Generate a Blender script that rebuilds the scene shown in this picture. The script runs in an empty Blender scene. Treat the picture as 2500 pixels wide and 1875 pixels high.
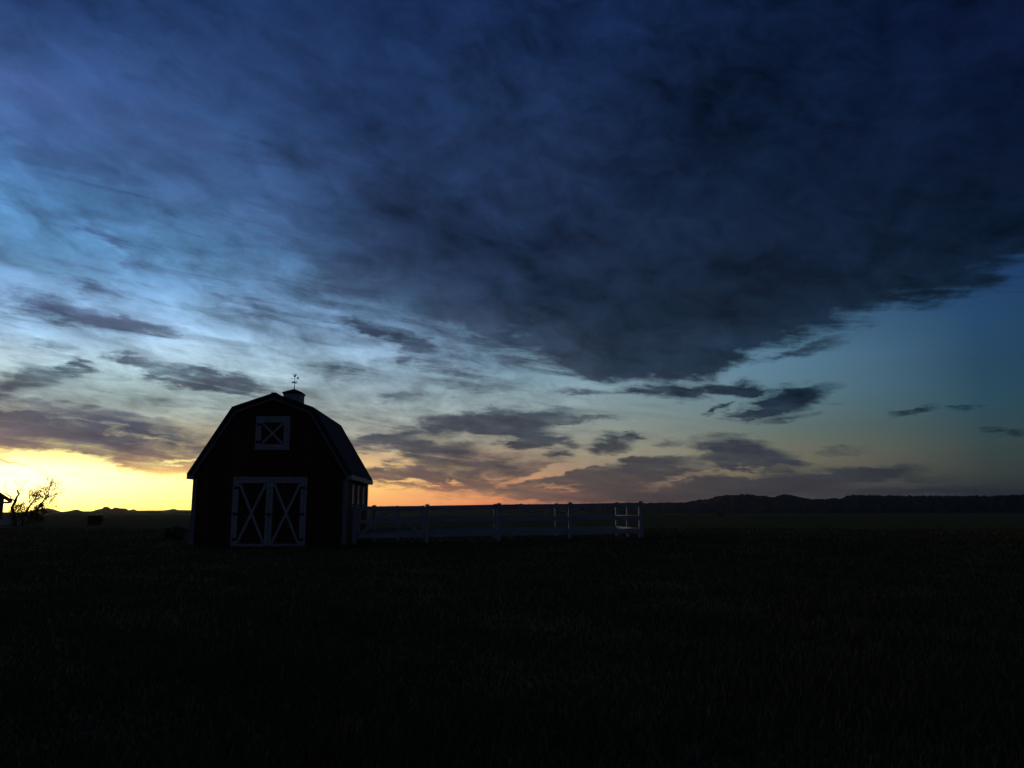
import bpy, bmesh, math, random
import numpy as np
from mathutils import Vector, Matrix

sc = bpy.context.scene
COL = sc.collection
R = math.radians

# ------------------------------------------------------------------ camera
CAM_H = 1.4
PITCH = R(9.05)
F_PX = 1962.0                       # focal length in photo pixels (photo 2500 x 1875)
cam_d = bpy.data.cameras.new("camera")
cam_d.sensor_width = 36.0
cam_d.lens = F_PX / 2500.0 * 36.0
cam_d.clip_start = 0.1
cam_d.clip_end = 20000.0
cam = bpy.data.objects.new("camera", cam_d)
COL.objects.link(cam)
cam.location = (0, 0, CAM_H)
cam.rotation_euler = (R(90) + PITCH, 0, 0)
sc.camera = cam

sc.view_settings.view_transform = 'Standard'
sc.view_settings.look = 'None'
sc.view_settings.exposure = 0.0
sc.view_settings.gamma = 1.0
sc.view_settings.use_curve_mapping = False


def ray(px, py):
    """direction of a photo pixel, world axes (x right, y forward, z up), y = 1"""
    dx, du = px - 1250.0, 937.5 - py
    f = F_PX * math.cos(PITCH) - du * math.sin(PITCH)
    w = du * math.cos(PITCH) + F_PX * math.sin(PITCH)
    return dx / f, 1.0, w / f


def azel(px, py):
    x, y, z = ray(px, py)
    n = math.sqrt(x * x + y * y + z * z)
    return math.degrees(math.atan2(x, y)), math.degrees(math.asin(z / n))


def lin(c):
    out = []
    for v in c:
        v = v / 255.0
        out.append(v / 12.92 if v <= 0.04045 else ((v + 0.055) / 1.055) ** 2.4)
    return (out[0], out[1], out[2], 1.0)


# ------------------------------------------------------------------ sky (world)
world = bpy.data.worlds.new("World")
sc.world = world
world.use_nodes = True
NT = world.node_tree
NT.nodes.clear()


class G:
    """tiny node-graph helper"""
    def __init__(s, nt):
        s.nt = nt

    def _in(s, sock, v):
        if isinstance(v, bpy.types.NodeSocket):
            s.nt.links.new(v, sock)
        elif v is not None:
            sock.default_value = v

    def math(s, op, a, b=None, c=None, clamp=False):
        n = s.nt.nodes.new('ShaderNodeMath')
        n.operation = op
        n.use_clamp = clamp
        s._in(n.inputs[0], a)
        if b is not None:
            s._in(n.inputs[1], b)
        if c is not None:
            s._in(n.inputs[2], c)
        return n.outputs[0]

    def maprange(s, v, a, b, c=0.0, d=1.0, kind='LINEAR'):
        n = s.nt.nodes.new('ShaderNodeMapRange')
        n.interpolation_type = kind
        n.clamp = True
        s._in(n.inputs[0], v)
        for i, q in enumerate((a, b, c, d)):
            s._in(n.inputs[i + 1], q)
        return n.outputs[0]

    def comb(s, x, y, z=0.0):
        n = s.nt.nodes.new('ShaderNodeCombineXYZ')
        s._in(n.inputs[0], x)
        s._in(n.inputs[1], y)
        s._in(n.inputs[2], z)
        return n.outputs[0]

    def noise(s, vec, scale, detail=6.0, rough=0.6, dist=0.0, lac=2.0):
        n = s.nt.nodes.new('ShaderNodeTexNoise')
        n.noise_dimensions = '3D'
        s._in(n.inputs['Vector'], vec)
        n.inputs['Scale'].default_value = scale
        n.inputs['Detail'].default_value = detail
        n.inputs['Roughness'].default_value = rough
        n.inputs['Lacunarity'].default_value = lac
        n.inputs['Distortion'].default_value = dist
        return n.outputs[0], n.outputs[1]

    def ramp(s, fac, stops):
        n = s.nt.nodes.new('ShaderNodeValToRGB')
        cr = n.color_ramp
        cr.interpolation = 'LINEAR'
        stops = sorted(stops)
        cr.elements[0].position, cr.elements[0].color = stops[0][0], stops[0][1]
        cr.elements[1].position, cr.elements[1].color = stops[-1][0], stops[-1][1]
        for p, c in stops[1:-1]:
            e = cr.elements.new(p)
            e.color = c
        s._in(n.inputs[0], fac)
        return n.outputs[0]

    def mix(s, f, a, b, mode='MIX'):
        n = s.nt.nodes.new('ShaderNodeMixRGB')
        n.blend_type = mode
        s._in(n.inputs[0], f)
        s._in(n.inputs[1], a)
        s._in(n.inputs[2], b)
        return n.outputs[0]

    def blob(s, vec, cx, cy, sx, sy, rot):
        m = s.nt.nodes.new('ShaderNodeMapping')
        m.vector_type = 'TEXTURE'
        s._in(m.inputs['Vector'], vec)
        m.inputs['Location'].default_value = (cx, cy, 0)
        m.inputs['Rotation'].default_value = (0, 0, rot)
        m.inputs['Scale'].default_value = (sx, sy, 1)
        g = s.nt.nodes.new('ShaderNodeTexGradient')
        g.gradient_type = 'SPHERICAL'
        s._in(g.inputs[0], m.outputs[0])
        return g.outputs[1]


g = G(NT)
tc = NT.nodes.new('ShaderNodeTexCoord')
sep = NT.nodes.new('ShaderNodeSeparateXYZ')
NT.links.new(tc.outputs['Generated'], sep.inputs[0])
DX, DY, DZ = sep.outputs
AZ = g.math('MULTIPLY', g.math('ARCTAN2', DX, DY), 57.29578)
EL = g.math('MULTIPLY', g.math('ARCSINE', DZ), 57.29578)
ELMAX = 60.0
T = g.math('DIVIDE', g.math('ADD', EL, 2.0), ELMAX + 2.0, clamp=True)


def t_of(el):
    return max(0.0, min(1.0, (el + 2.0) / (ELMAX + 2.0)))


COLS = [100, 450, 900, 1200, 1500, 1900, 2400, 2850]
CLEAR = {
    100: [(0, (36, 68, 122)), (200, (58, 92, 150)), (400, (76, 128, 188)), (500, (84, 142, 198)), (620, (92, 148, 196)),
          (700, (124, 168, 212)), (800, (152, 193, 228)), (860, (178, 206, 222)), (920, (170, 196, 200)),
          (980, (150, 166, 168)), (1060, (190, 180, 150)), (1105, (252, 236, 165)), (1150, (255, 252, 230)),
          (1200, (255, 253, 212)), (1250, (255, 236, 138))],
    450: [(0, (28, 58, 110)), (200, (50, 84, 142)), (450, (72, 116, 174)), (600, (90, 146, 198)), (700, (114, 165, 214)),
          (800, (152, 192, 228)), (860, (178, 210, 232)), (950, (176, 200, 202)), (1010, (168, 178, 170)),
          (1090, (215, 190, 140)), (1130, (255, 240, 170)), (1180, (255, 250, 185)), (1250, (255, 232, 132))],
    900: [(0, (22, 48, 94)), (300, (34, 64, 115)), (450, (46, 78, 128)), (600, (60, 96, 148)), (700, (96, 135, 180)),
          (800, (122, 158, 196)), (900, (148, 178, 198)), (1000, (152, 164, 164)), (1080, (164, 158, 144)),
          (1130, (222, 185, 135)), (1180, (255, 210, 130)), (1240, (255, 170, 106))],
    1200: [(0, (20, 46, 96)), (300, (28, 54, 100)), (500, (36, 62, 106)), (650, (46, 74, 116)), (780, (92, 128, 160)),
           (880, (124, 158, 182)), (960, (136, 160, 168)), (1020, (142, 154, 150)), (1080, (156, 150, 134)), (1130, (190, 156, 124)),
           (1170, (226, 162, 118)), (1210, (248, 160, 106)), (1240, (236, 138, 96))],
    1500: [(0, (18, 44, 92)), (300, (22, 46, 90)), (600, (34, 58, 92)), (800, (92, 126, 152)), (900, (124, 156, 176)),
           (980, (130, 152, 156)), (1040, (138, 148, 142)), (1110, (152, 146, 126)), (1160, (148, 126, 106)),
           (1205, (140, 100, 86)), (1240, (120, 84, 76))],
    1900: [(0, (14, 36, 76)), (400, (18, 40, 72)), (750, (62, 98, 128)), (880, (88, 126, 150)), (960, (92, 124, 138)),
           (1050, (98, 114, 108)), (1110, (114, 112, 96)), (1150, (110, 104, 88)), (1190, (82, 80, 78)), (1230, (62, 60, 66))],
    2400: [(0, (10, 26, 58)), (400, (14, 34, 66)), (680, (30, 66, 108)), (780, (36, 72, 106)), (880, (40, 72, 96)),
           (980, (44, 76, 90)), (1080, (56, 72, 74)), (1150, (56, 64, 62)), (1200, (42, 48, 54)), (1240, (36, 42, 50))],
    2850: [(0, (7, 20, 48)), (400, (10, 27, 56)), (680, (20, 50, 88)), (780, (26, 56, 86)), (880, (29, 56, 78)),
           (980, (32, 56, 70)), (1080, (40, 54, 58)), (1150, (40, 48, 50)), (1200, (32, 38, 44)), (1240, (28, 33, 42))],
}
CLOUD = {
    100: [(0, (34, 60, 110)), (200, (52, 80, 132)), (400, (62, 90, 142)), (600, (76, 104, 152)), (770, (72, 84, 114)),
          (920, (70, 82, 94)), (1000, (80, 86, 104)), (1080, (92, 84, 98)), (1115, (122, 98, 96)), (1138, (168, 128, 106)), (1152, (235, 195, 125)),
          (1172, (255, 240, 165)), (1250, (255, 232, 115))],
    450: [(0, (27, 51, 95)), (200, (40, 65, 113)), (450, (52, 78, 122)), (600, (70, 95, 138)), (700, (80, 98, 130)),
          (800, (84, 98, 122)), (920, (80, 90, 104)), (1060, (74, 78, 94)), (1100, (84, 78, 92)), (1130, (126, 98, 96)), (1145, (180, 136, 106)),
          (1165, (236, 190, 124)), (1250, (255, 225, 115))],
    900: [(0, (18, 40, 78)), (300, (28, 49, 87)), (500, (33, 51, 84)), (650, (40, 56, 86)), (750, (52, 70, 100)),
          (850, (74, 88, 112)), (950, (78, 88, 100)), (1050, (74, 78, 86)), (1120, (82, 76, 82)), (1170, (116, 90, 86)),
          (1200, (190, 132, 98)), (1240, (235, 160, 105))],
    1200: [(0, (18, 40, 80)), (300, (25, 45, 80)), (500, (27, 45, 78)), (650, (28, 44, 72)), (750, (36, 52, 78)),
           (850, (62, 76, 98)), (950, (72, 82, 94)), (1050, (70, 74, 84)), (1120, (78, 74, 80)), (1170, (98, 82, 80)),
           (1200, (130, 98, 86)), (1240, (150, 104, 86))],
    1500: [(0, (15, 36, 74)), (300, (20, 38, 70)), (600, (22, 37, 62)), (800, (24, 37, 57)), (900, (36, 50, 70)),
           (1000, (54, 63, 76)), (1080, (62, 65, 75)), (1130, (70, 68, 72)), (1180, (78, 70, 70)), (1230, (74, 62, 64))],
    1900: [(0, (12, 30, 62)), (400, (13, 29, 54)), (700, (17, 29, 49)), (850, (24, 40, 60)), (980, (28, 44, 62)),
           (1100, (54, 57, 71)), (1170, (62, 60, 67)), (1220, (52, 50, 58))],
    2400: [(0, (8, 22, 54)), (400, (9, 23, 47)), (600, (12, 29, 50)), (1000, (24, 48, 62)), (1100, (38, 48, 56)),
           (1150, (40, 45, 52)), (1220, (32, 36, 44))],
    2850: [(0, (6, 17, 44)), (400, (7, 19, 40)), (600, (10, 24, 42)), (1000, (18, 36, 48)), (1100, (28, 36, 44)), (1220, (24, 27, 35))],
}


def hdr(k, y, c):
    """the sunset band is brighter than the photo could hold"""
    f = {100: 1.0, 450: 0.55, 900: 0.12}.get(k, 0.0) * max(0.0, min(1.0, (y - 1085) / 70.0))
    return (c[0] * (1 + 1.6 * f), c[1] * (1 + 1.2 * f), c[2] * (1 + 0.25 * f), 1.0)


def field(table, top, rear_top, rear_low, boost=False):
    c = None
    prev = None
    for k in COLS:
        st = []
        for y, rgb in table[k]:
            st.append((t_of(azel(k, y)[1]), hdr(k, y, lin(rgb))))
        st.append((t_of(56), lin(top)))
        r_ = g.ramp(T, st)
        a = azel(k, 1000)[0]
        if c is None:
            c = r_
        else:
            c = g.mix(g.maprange(AZ, prev, a), c, r_)
        prev = a
    rear = g.ramp(T, [(t_of(0), lin(rear_low)), (t_of(15), lin(rear_top)), (t_of(56), lin(top))])
    c = g.mix(g.maprange(AZ, 36, 75, kind='SMOOTHSTEP'), c, rear)
    c = g.mix(g.maprange(AZ, -46, -100, kind='SMOOTHSTEP'), c, rear)
    return c


clear = field(CLEAR, (16, 36, 78), (34, 40, 54), (44, 45, 52), True)
cloudc = field(CLOUD, (12, 27, 60), (28, 33, 44), (36, 37, 44), True)

# --- cloud-plane coordinates: streaks run away from the camera towards azimuth ~13 deg
inv = g.math('DIVIDE', 1.0, g.math('ADD', g.math('MAXIMUM', DZ, 0.0), 0.13))
ca, sa = math.cos(R(13)), math.sin(R(13))
al0 = g.math('ADD', g.math('MULTIPLY', DX, sa), g.math('MULTIPLY', DY, ca))
ac0 = g.math('SUBTRACT', g.math('MULTIPLY', DX, ca), g.math('MULTIPLY', DY, sa))
ALONG = g.math('MULTIPLY', al0, inv)
ACROSS = g.math('MULTIPLY', ac0, inv)
fan = g.comb(g.math('MULTIPLY', ACROSS, 1.0), g.math('MULTIPLY', ALONG, 0.42), 3.7)
nA, nAc = g.noise(fan, 2.2, 7, 0.58, 0.5)          # broad masses
nB, _ = g.noise(fan, 7.0, 6, 0.62, 0.6)            # streak detail
flat = g.comb(g.math('MULTIPLY', AZ, 0.060), g.math('MULTIPLY', EL, 0.33), 1.3)
nC, nCc = g.noise(flat, 1.6, 7, 0.62, 0.3)         # low-sky detail
nD, nDc = g.noise(g.comb(g.math('MULTIPLY', AZ, 0.085), g.math('MULTIPLY', EL, 0.24), 2.3), 6.5, 5, 0.62, 0.3)

wisp = g.comb(g.math('MULTIPLY', AZ, 0.05), g.math('MULTIPLY_ADD', AZ, 0.05, g.math('MULTIPLY', EL, 0.42)), 8.1)
nE, _ = g.noise(wisp, 2.6, 7, 0.6, 0.8)

# warped angular coordinates for the placed clouds
sC = NT.nodes.new('ShaderNodeSeparateXYZ')
NT.links.new(nCc, sC.inputs[0])
sD = NT.nodes.new('ShaderNodeSeparateXYZ')
NT.links.new(nDc, sD.inputs[0])
def warp(base, a, wa, b, wb):
    v = g.math('MULTIPLY_ADD', g.math('SUBTRACT', a, 0.5), wa, base)
    return g.math('MULTIPLY_ADD', g.math('SUBTRACT', b, 0.5), wb, v)
WAZ = warp(AZ, sC.outputs[0], 6.0, sD.outputs[0], 3.0)
WEL = warp(EL, sC.outputs[1], 2.0, sD.outputs[1], 1.3)
WV = g.comb(WAZ, WEL, 0.0)

# --- the great dark cloud: lower edge as a curve of azimuth
EDGE = [(-60, 395), (0, 410), (150, 480), (330, 545), (500, 600), (700, 660), (860, 768), (980, 820), (1130, 846), (1300, 872),
        (1420, 922), (1500, 952), (1650, 962), (1760, 943), (1820, 895), (1880, 868), (1980, 835), (2150, 772), (2270, 742),
        (2380, 700), (2460, 662), (2560, 600)]
fc = NT.nodes.new('ShaderNodeFloatCurve')
cv = fc.mapping.curves[0]
pts = []
for x, y in EDGE:
    a, e = azel(x, y)
    pts.append(((a + 40) / 80.0, e / 40.0))
pts = [(0.0, pts[0][1] + 0.02)] + pts + [(1.0, pts[-1][1] + 0.12)]
cv.points[0].location = pts[0]
cv.points[1].location = pts[-1]
for p in pts[1:-1]:
    cv.points.new(*p)
for p in cv.points:
    p.handle_type = 'VECTOR'
fc.mapping.update()
WAZ2 = warp(AZ, sC.outputs[0], 4.0, sD.outputs[0], 2.0)
NT.links.new(g.math('DIVIDE', g.math('ADD', WAZ2, 40.0), 80.0, clamp=True), fc.inputs['Value'])
edge = g.math('MULTIPLY', fc.outputs[0], 40.0)
above = g.math('SUBTRACT', WEL, edge)
wid = g.maprange(AZ, -22, 2, 4.5, 1.1)
amp = g.maprange(AZ, -22, 2, 7.0, 3.0)
above = g.math('MULTIPLY_ADD', g.math('SUBTRACT', nB, 0.5), amp, above)
above = g.math('MULTIPLY_ADD', g.math('SUBTRACT', nE, 0.5), 4.0, above)
big = g.math('DIVIDE', above, wid)
big = g.maprange(big, -0.6, 1.0, kind='SMOOTHSTEP')
# thinner and torn towards the left, where blue shows through
thick = g.maprange(nA, 0.34, 0.62, kind='SMOOTHSTEP')
thickf = g.maprange(nB, 0.36, 0.66, kind='SMOOTHSTEP')
thick = g.math('MULTIPLY_ADD', thickf, 0.4, g.math('MULTIPLY', thick, 0.6))
solid = g.maprange(AZ, -21, 0, 0.20, 0.94, kind='SMOOTHSTEP')
big = g.math('MULTIPLY', big, g.math('ADD', solid, g.math('MULTIPLY', thick, g.math('SUBTRACT', 1.0, solid))))

# --- placed clouds lower down: (x, y, half width, half height, tilt deg (down to the right +), weight), photo pixels
B = [
    (190, 765, 270, 40, 9, 1.15), (380, 800, 130, 22, 3, .7), (60, 930, 150, 48, -20, 1.0), (170, 885, 60, 22, -35, .8),
    (10, 975, 60, 14, 0, .4), (440, 915, 190, 30, 8, 1.15), (330, 890, 70, 18, 10, .8), (520, 932, 90, 20, 4, .6),
    (610, 955, 80, 20, 0, .7), (100, 835, 130, 14, 4, .5),
    (120, 1050, 420, 52, 6, 1.3), (400, 1088, 330, 52, 6, 1.3), (60, 1082, 220, 42, 5, 1.2), (300, 1132, 300, 30, 3, 1.0), (60, 1125, 200, 18, 2, .9),
    (20, 1112, 70, 22, 15, .9), (480, 1120, 120, 28, 2, .8), (240, 1010, 300, 16, 6, .5),
    (285, 600, 110, 26, -40 * -1, .7), (407, 520, 160, 28, 22, .55), (228, 700, 120, 26, 8, .55), (640, 755, 150, 36, 14, .6),
    (330, 868, 70, 12, 4, .5), (870, 790, 120, 30, 12, .5),
    (1170, 1138, 300, 46, 4, 1.1), (1000, 1152, 170, 32, 6, .8), (1060, 1100, 120, 26, -4, .45), (945, 1086, 130, 22, 2, .9),
    (1500, 1165, 330, 40, -6, 1.0), (1400, 1205, 420, 34, 0, .85), (1700, 1195, 400, 34, -3, .8),
    (1230, 1032, 260, 26, -4, 1.15), (960, 1062, 190, 20, -12, .7), (1146, 1010, 120, 16, -4, .8), (1260, 1052, 110, 24, 6, .9),
    (1330, 1010, 90, 14, -6, .5), (1288, 1077, 130, 16, 8, 1.0), (1400, 1024, 170, 11, -4, .7), (1390, 1085, 60, 12, 4, .6),
    (1488, 1083, 62, 24, 0, 1.25), (1549, 1060, 42, 11, -4, .9), (1485, 1053, 38, 10, -4, .6), (1366, 1107, 42, 9, 0, .9),
    (1610, 1119, 90, 13, 3, .9), (1573, 1141, 64, 16, 2, 1.0), (950, 970, 70, 14, 0, .8), (1166, 934, 150, 34, 14, .55),
    (861, 913, 120, 26, 3, .7), (1003, 836, 130, 20, 10, .9), (942, 811, 140, 24, 14, .8), (1020, 868, 90, 14, 8, .6),
    (1443, 962, 80, 10, 5, .8), (1560, 955, 90, 14, 0, .6), (1120, 905, 120, 14, 6, .4), (1280, 880, 90, 12, 4, .4),
    (1930, 982, 128, 35, -12, 1.45), (1846, 1006, 80, 14, -2, 1.2), (1820, 953, 70, 24, 0, 1.1), (1693, 953, 170, 20, 2, 1.0),
    (1755, 997, 38, 9, -10, 1.0), (1938, 1026, 66, 9, -3, .7), (2218, 999, 85, 9, -3, .95), (2200, 1010, 60, 6, -8, .5),
    (2353, 995, 62, 9, -3, .95), (2418, 1049, 48, 9, 0, .9), (2485, 1052, 50, 8, 2, .8),
    (1803, 1105, 150, 40, 10, 1.4), (1780, 1122, 80, 20, 4, .7), (2050, 1096, 100, 11, -3, .5), (1905, 1128, 130, 9, 3, .7),
    (1626, 1083, 40, 12, 0, .5), (1844, 1172, 430, 28, -3, .95), (2108, 1150, 150, 18, -2, .9), (1680, 1149, 90, 9, 0, .7),
    (2250, 1165, 130, 10, 2, .5), (2350, 1200, 330, 24, 0, .6), (2000, 1196, 400, 20, 0, .5),
    (1690, 890, 120, 22, -20, .5), (2010, 850, 110, 22, -10, .5), (1930, 872, 90, 14, -8, .5),
    (1010, 1233, 90, 4, 0, .9), (1240, 1190, 200, 14, 5, .9), (1340, 1210, 150, 14, 2, .8), (930, 1160, 130, 20, 4, .8),
    (1050, 1170, 120, 16, 4, .6),
]
S = None
for (x, y, hw, hh, tl, w) in B:
    a, e = azel(x, y)
    a2, e2 = azel(x + 10, y)
    k = math.hypot(a2 - a, e2 - e) / 10.0
    b = g.blob(WV, a, e, hw * k * 1.12, hh * k * 1.25, -R(tl))
    S = g.math('MULTIPLY', b, w) if S is None else g.math('MULTIPLY_ADD', b, w, S)
S = g.math('MINIMUM', S, 0.85)
# bright slots cut through the banks: (x, y, hw, hh, tilt, weight)
for (x, y, hw, hh, tl, w) in [(120, 1118, 130, 17, 4, 1.5), (200, 1136, 110, 9, 3, .8), (1370, 1146, 190, 11, -14, 1.3),
                              (1640, 1172, 110, 8, -16, .8), (900, 1122, 110, 14, 0, .9), (990, 1164, 60, 5, 3, .8),
                              (1080, 1178, 90, 6, 6, .9), (300, 1050, 340, 7, 7, .45), (430, 1124, 60, 7, 2, .6),
                              (1800, 1152, 130, 9, 4, .6), (1360, 1196, 90, 6, 4, .7)]:
    a, e = azel(x, y)
    b = g.blob(WV, a, e, hw * .0292 * 1.12, hh * .0292 * 1.3, -R(tl))
    S = g.math('SUBTRACT', S, g.math('MULTIPLY', b, w))
Sc = g.math('MINIMUM', S, 0.80)
namp = g.maprange(AZ, -4, 12, 1.0, 0.45)
Sn = g.math('MULTIPLY_ADD', g.math('SUBTRACT', nC, 0.5), g.math('MULTIPLY', namp, 1.1), Sc)
Sn = g.math('MULTIPLY_ADD', g.math('SUBTRACT', nE, 0.5), g.math('MULTIPLY', namp, 1.3), Sn)
Sn = g.math('MULTIPLY_ADD', g.math('SUBTRACT', nD, 0.5), g.math('MULTIPLY', namp, 0.7), Sn)
small = g.maprange(Sn, -0.02, 0.92, kind='SMOOTHSTEP')
small = g.math('MULTIPLY', small, g.maprange(S, 0.0, 0.2))

# --- thin veils streaking over the open sky on the left and centre
veil = g.maprange(nB, 0.43, 0.74, kind='SMOOTHSTEP')
veil = g.math('MULTIPLY', veil, g.maprange(nA, 0.3, 0.6))
reg = g.math('MULTIPLY', g.maprange(AZ, 12, 0), g.maprange(EL, 1.8, 5.5))
veil = g.math('MULTIPLY', veil, g.math('MULTIPLY', reg, 0.58))
veil2 = g.maprange(nE, 0.46, 0.72, kind='SMOOTHSTEP')
veil2 = g.math('MULTIPLY', veil2, g.math('MULTIPLY', g.math('MULTIPLY', g.maprange(AZ, 16, 2), g.maprange(EL, 2.6, 6)), 0.5))
veil = g.math('MAXIMUM', veil, veil2)

mx = g.math('MAXIMUM', big, small)
inv1 = g.math('MULTIPLY', g.math('SUBTRACT', 1.0, mx), g.math('SUBTRACT', 1.0, veil))
mask = g.math('SUBTRACT', 1.0, inv1, clamp=True)
skyc = g.mix(mask, clear, cloudc)
# mottling inside the cloud deck
mott = g.math('MULTIPLY_ADD', g.math('SUBTRACT', nB, 0.5), 1.0, 0.98)
mott = g.math('MULTIPLY_ADD', g.math('SUBTRACT', nA, 0.5), 1.3, mott)
iso = g.comb(ACROSS, g.math('MULTIPLY', ALONG, 0.8), 9.2)
nF, _ = g.noise(iso, 3.4, 5, 0.55, 0.4)
nG, _ = g.noise(g.comb(g.math('MULTIPLY', AZ, 0.10), g.math('MULTIPLY_ADD', AZ, 0.03, g.math('MULTIPLY', EL, 0.17)), 4.4), 3.4, 6, 0.62, 0.5)
mott = g.math('MULTIPLY_ADD', g.math('SUBTRACT', nF, 0.5), g.maprange(AZ, 25, 0, 1.2, 1.6), mott)
mott = g.math('MULTIPLY_ADD', g.math('SUBTRACT', nG, 0.5), g.maprange(AZ, -20, 0, 0.9, 1.5), mott)
lowf = g.math('MULTIPLY', g.maprange(EL, 1.0, 7.0), g.math('MAXIMUM', mask, g.maprange(AZ, 10, -4)))
mott = g.math('ADD', 1.0, g.math('MULTIPLY', g.math('SUBTRACT', mott, 1.0), lowf))
vs = NT.nodes.new('ShaderNodeVectorMath')
vs.operation = 'SCALE'
NT.links.new(skyc, vs.inputs[0])
NT.links.new(mott, vs.inputs['Scale'])
# slow drift of hue in the clouds, slate to mauve
hue = g.mix(g.maprange(nC, 0.38, 0.64), (0.88, 1.01, 1.02, 1), (1.03, 0.99, 0.99, 1))
hue = g.mix(mask, (1, 1, 1, 1), hue)
tinted = g.mix(1.0, vs.outputs[0], hue, 'MULTIPLY')
hs = NT.nodes.new('ShaderNodeHueSaturation')
NT.links.new(tinted, hs.inputs['Color'])
NT.links.new(g.maprange(EL, 5, 14, 1.0, 0.97), hs.inputs['Saturation'])
tinted = hs.outputs[0]
# the brightest part of the sunset lies just outside the left edge
ga = g.math('DIVIDE', g.math('ADD', AZ, 50.0), 11.0)
ga = g.math('POWER', 2.718, g.math('MULTIPLY', g.math('MULTIPLY', ga, ga), -1.0))
ge = g.math('POWER', 2.718, g.math('MULTIPLY', g.math('ABSOLUTE', EL), -0.42))
gl = g.math('MULTIPLY', g.math('MULTIPLY', ga, ge), g.math('SUBTRACT', 1.0, g.math('MULTIPLY', mask, 0.6)))
glv = NT.nodes.new('ShaderNodeVectorMath')
glv.operation = 'SCALE'
glv.inputs[0].default_value = (14.0, 8.0, 2.6)
NT.links.new(gl, glv.inputs['Scale'])
tot = g.mix(1.0, tinted, glv.outputs[0], 'ADD')
bg = NT.nodes.new('ShaderNodeBackground')
NT.links.new(tot, bg.inputs[0])
bg.inputs[1].default_value = 1.0
wo = NT.nodes.new('ShaderNodeOutputWorld')
NT.links.new(bg.outputs[0], wo.inputs[0])
#END_SKY

# ------------------------------------------------------------------ helpers
rng = np.random.default_rng(7)
rnd = random.Random(11)


def gz(x, y):
    """height of the meadow"""
    r = max(0.0, min(1.0, (x + 6.5) / 12.0))
    r = r * r * (3 - 2 * r)
    near = math.exp(-((y - 36.0) / 14.0) ** 2)
    return 0.30 * r * near + 0.05 * math.sin(x * 0.21 + 1.0) * math.sin(y * 0.17) * (1 - math.exp(-((y - 33) / 9.0) ** 2)) * (0 if y < 3 else 1)


def mat(name, base, rough=0.8, spec=0.2, metallic=0.0):
    m = bpy.data.materials.new(name)
    m.use_nodes = True
    b = m.node_tree.nodes['Principled BSDF']
    b.inputs['Base Color'].default_value = (*base, 1)
    b.inputs['Roughness'].default_value = rough
    b.inputs['Specular IOR Level'].default_value = spec
    b.inputs['Metallic'].default_value = metallic
    return m


def vary(m, c0, c1, scale, detail=6, vecscale=(1, 1, 1), bump=0.0, bdist=0.02, coord='Object'):
    """noise-mixed colour plus bump on a material"""
    nt = m.node_tree
    h = G(nt)
    b = nt.nodes['Principled BSDF']
    t = nt.nodes.new('ShaderNodeTexCoord')
    mp = nt.nodes.new('ShaderNodeMapping')
    mp.inputs['Scale'].default_value = vecscale
    nt.links.new(t.outputs[coord], mp.inputs[0])
    n1, _ = h.noise(mp.outputs[0], scale, detail, 0.65)
    c = h.ramp(n1, [(0.32, (*c0, 1)), (0.68, (*c1, 1))])
    nt.links.new(c, b.inputs['Base Color'])
    if bump:
        bn = nt.nodes.new('ShaderNodeBump')
        bn.inputs['Strength'].default_value = bump
        bn.inputs['Distance'].default_value = bdist
        nt.links.new(n1, bn.inputs['Height'])
        nt.links.new(bn.outputs[0], b.inputs['Normal'])
    return m


M_GRASS = vary(mat('meadow', (.04, .05, .02), 1.0, 0.0), (.12, .11, .04), (.24, .20, .075), 0.35, 8, bump=0.5, bdist=0.1)
M_BLADE = vary(mat('grass_blade', (.05, .06, .025), 0.8, 0.1), (.085, .085, .038), (.13, .115, .052), 0.8, 4)
M_HILL = vary(mat('badland_clay', (.12, .10, .09), 1.0, 0.0), (.030, .032, .030), (.045, .045, .042), 0.02, 6, (1, 1, 1), bump=0.0)
M_RED = mat('barn_red_board', (.10, .018, .014), 0.75, 0.2)
M_WHITE = vary(mat('white_painted_wood', (.7, .7, .7), 0.55, 0.3), (.36, .37, .39), (.56, .56, .57), 3.0, 6, (1, 1, 4), bump=0.15, bdist=0.004)
M_TRIM = M_WHITE
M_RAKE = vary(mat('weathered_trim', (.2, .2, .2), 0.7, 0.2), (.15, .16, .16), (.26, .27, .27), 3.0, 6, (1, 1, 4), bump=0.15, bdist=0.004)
M_CORNER = vary(mat('corner_trim', (.3, .3, .3), 0.6, 0.2), (.18, .20, .20), (.32, .35, .34), 3.0, 6, (1, 1, 4), bump=0.15, bdist=0.004)
M_FENCE = vary(mat('fence_paint', (.5, .5, .5), 0.5, 0.3), (.36, .38, .40), (.52, .54, .56), 3.0, 6, (1, 1, 2), bump=0.15, bdist=0.004)
M_IRON = mat('black_iron', (.012, .012, .013), 0.5, 0.4, 0.6)
M_ROOF = mat('asphalt_shingle', (.04, .042, .048), 0.9, 0.25)
M_GLASS = mat('window_glass', (.015, .017, .02), 0.03, 0.6)
M_BARK = vary(mat('bark', (.06, .045, .035), 0.9, 0.1), (.04, .03, .024), (.09, .07, .055), 8, 6, (1, 1, .3), bump=0.4)
M_LEAF = vary(mat('dry_leaf', (.05, .05, .022), 0.8, 0.1), (.035, .04, .015), (.08, .065, .03), 2.0, 3)
M_STONE = vary(mat('pale_gravel', (.35, .34, .33), 1.0, 0.1), (.22, .21, .21), (.46, .45, .44), 2.5, 8, bump=0.8, bdist=0.1)
M_HOUSE = vary(mat('house_siding', (.18, .16, .14), 0.8, 0.2), (.14, .12, .11), (.2, .18, .16), 2, 5, (1, 1, 8))


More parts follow.
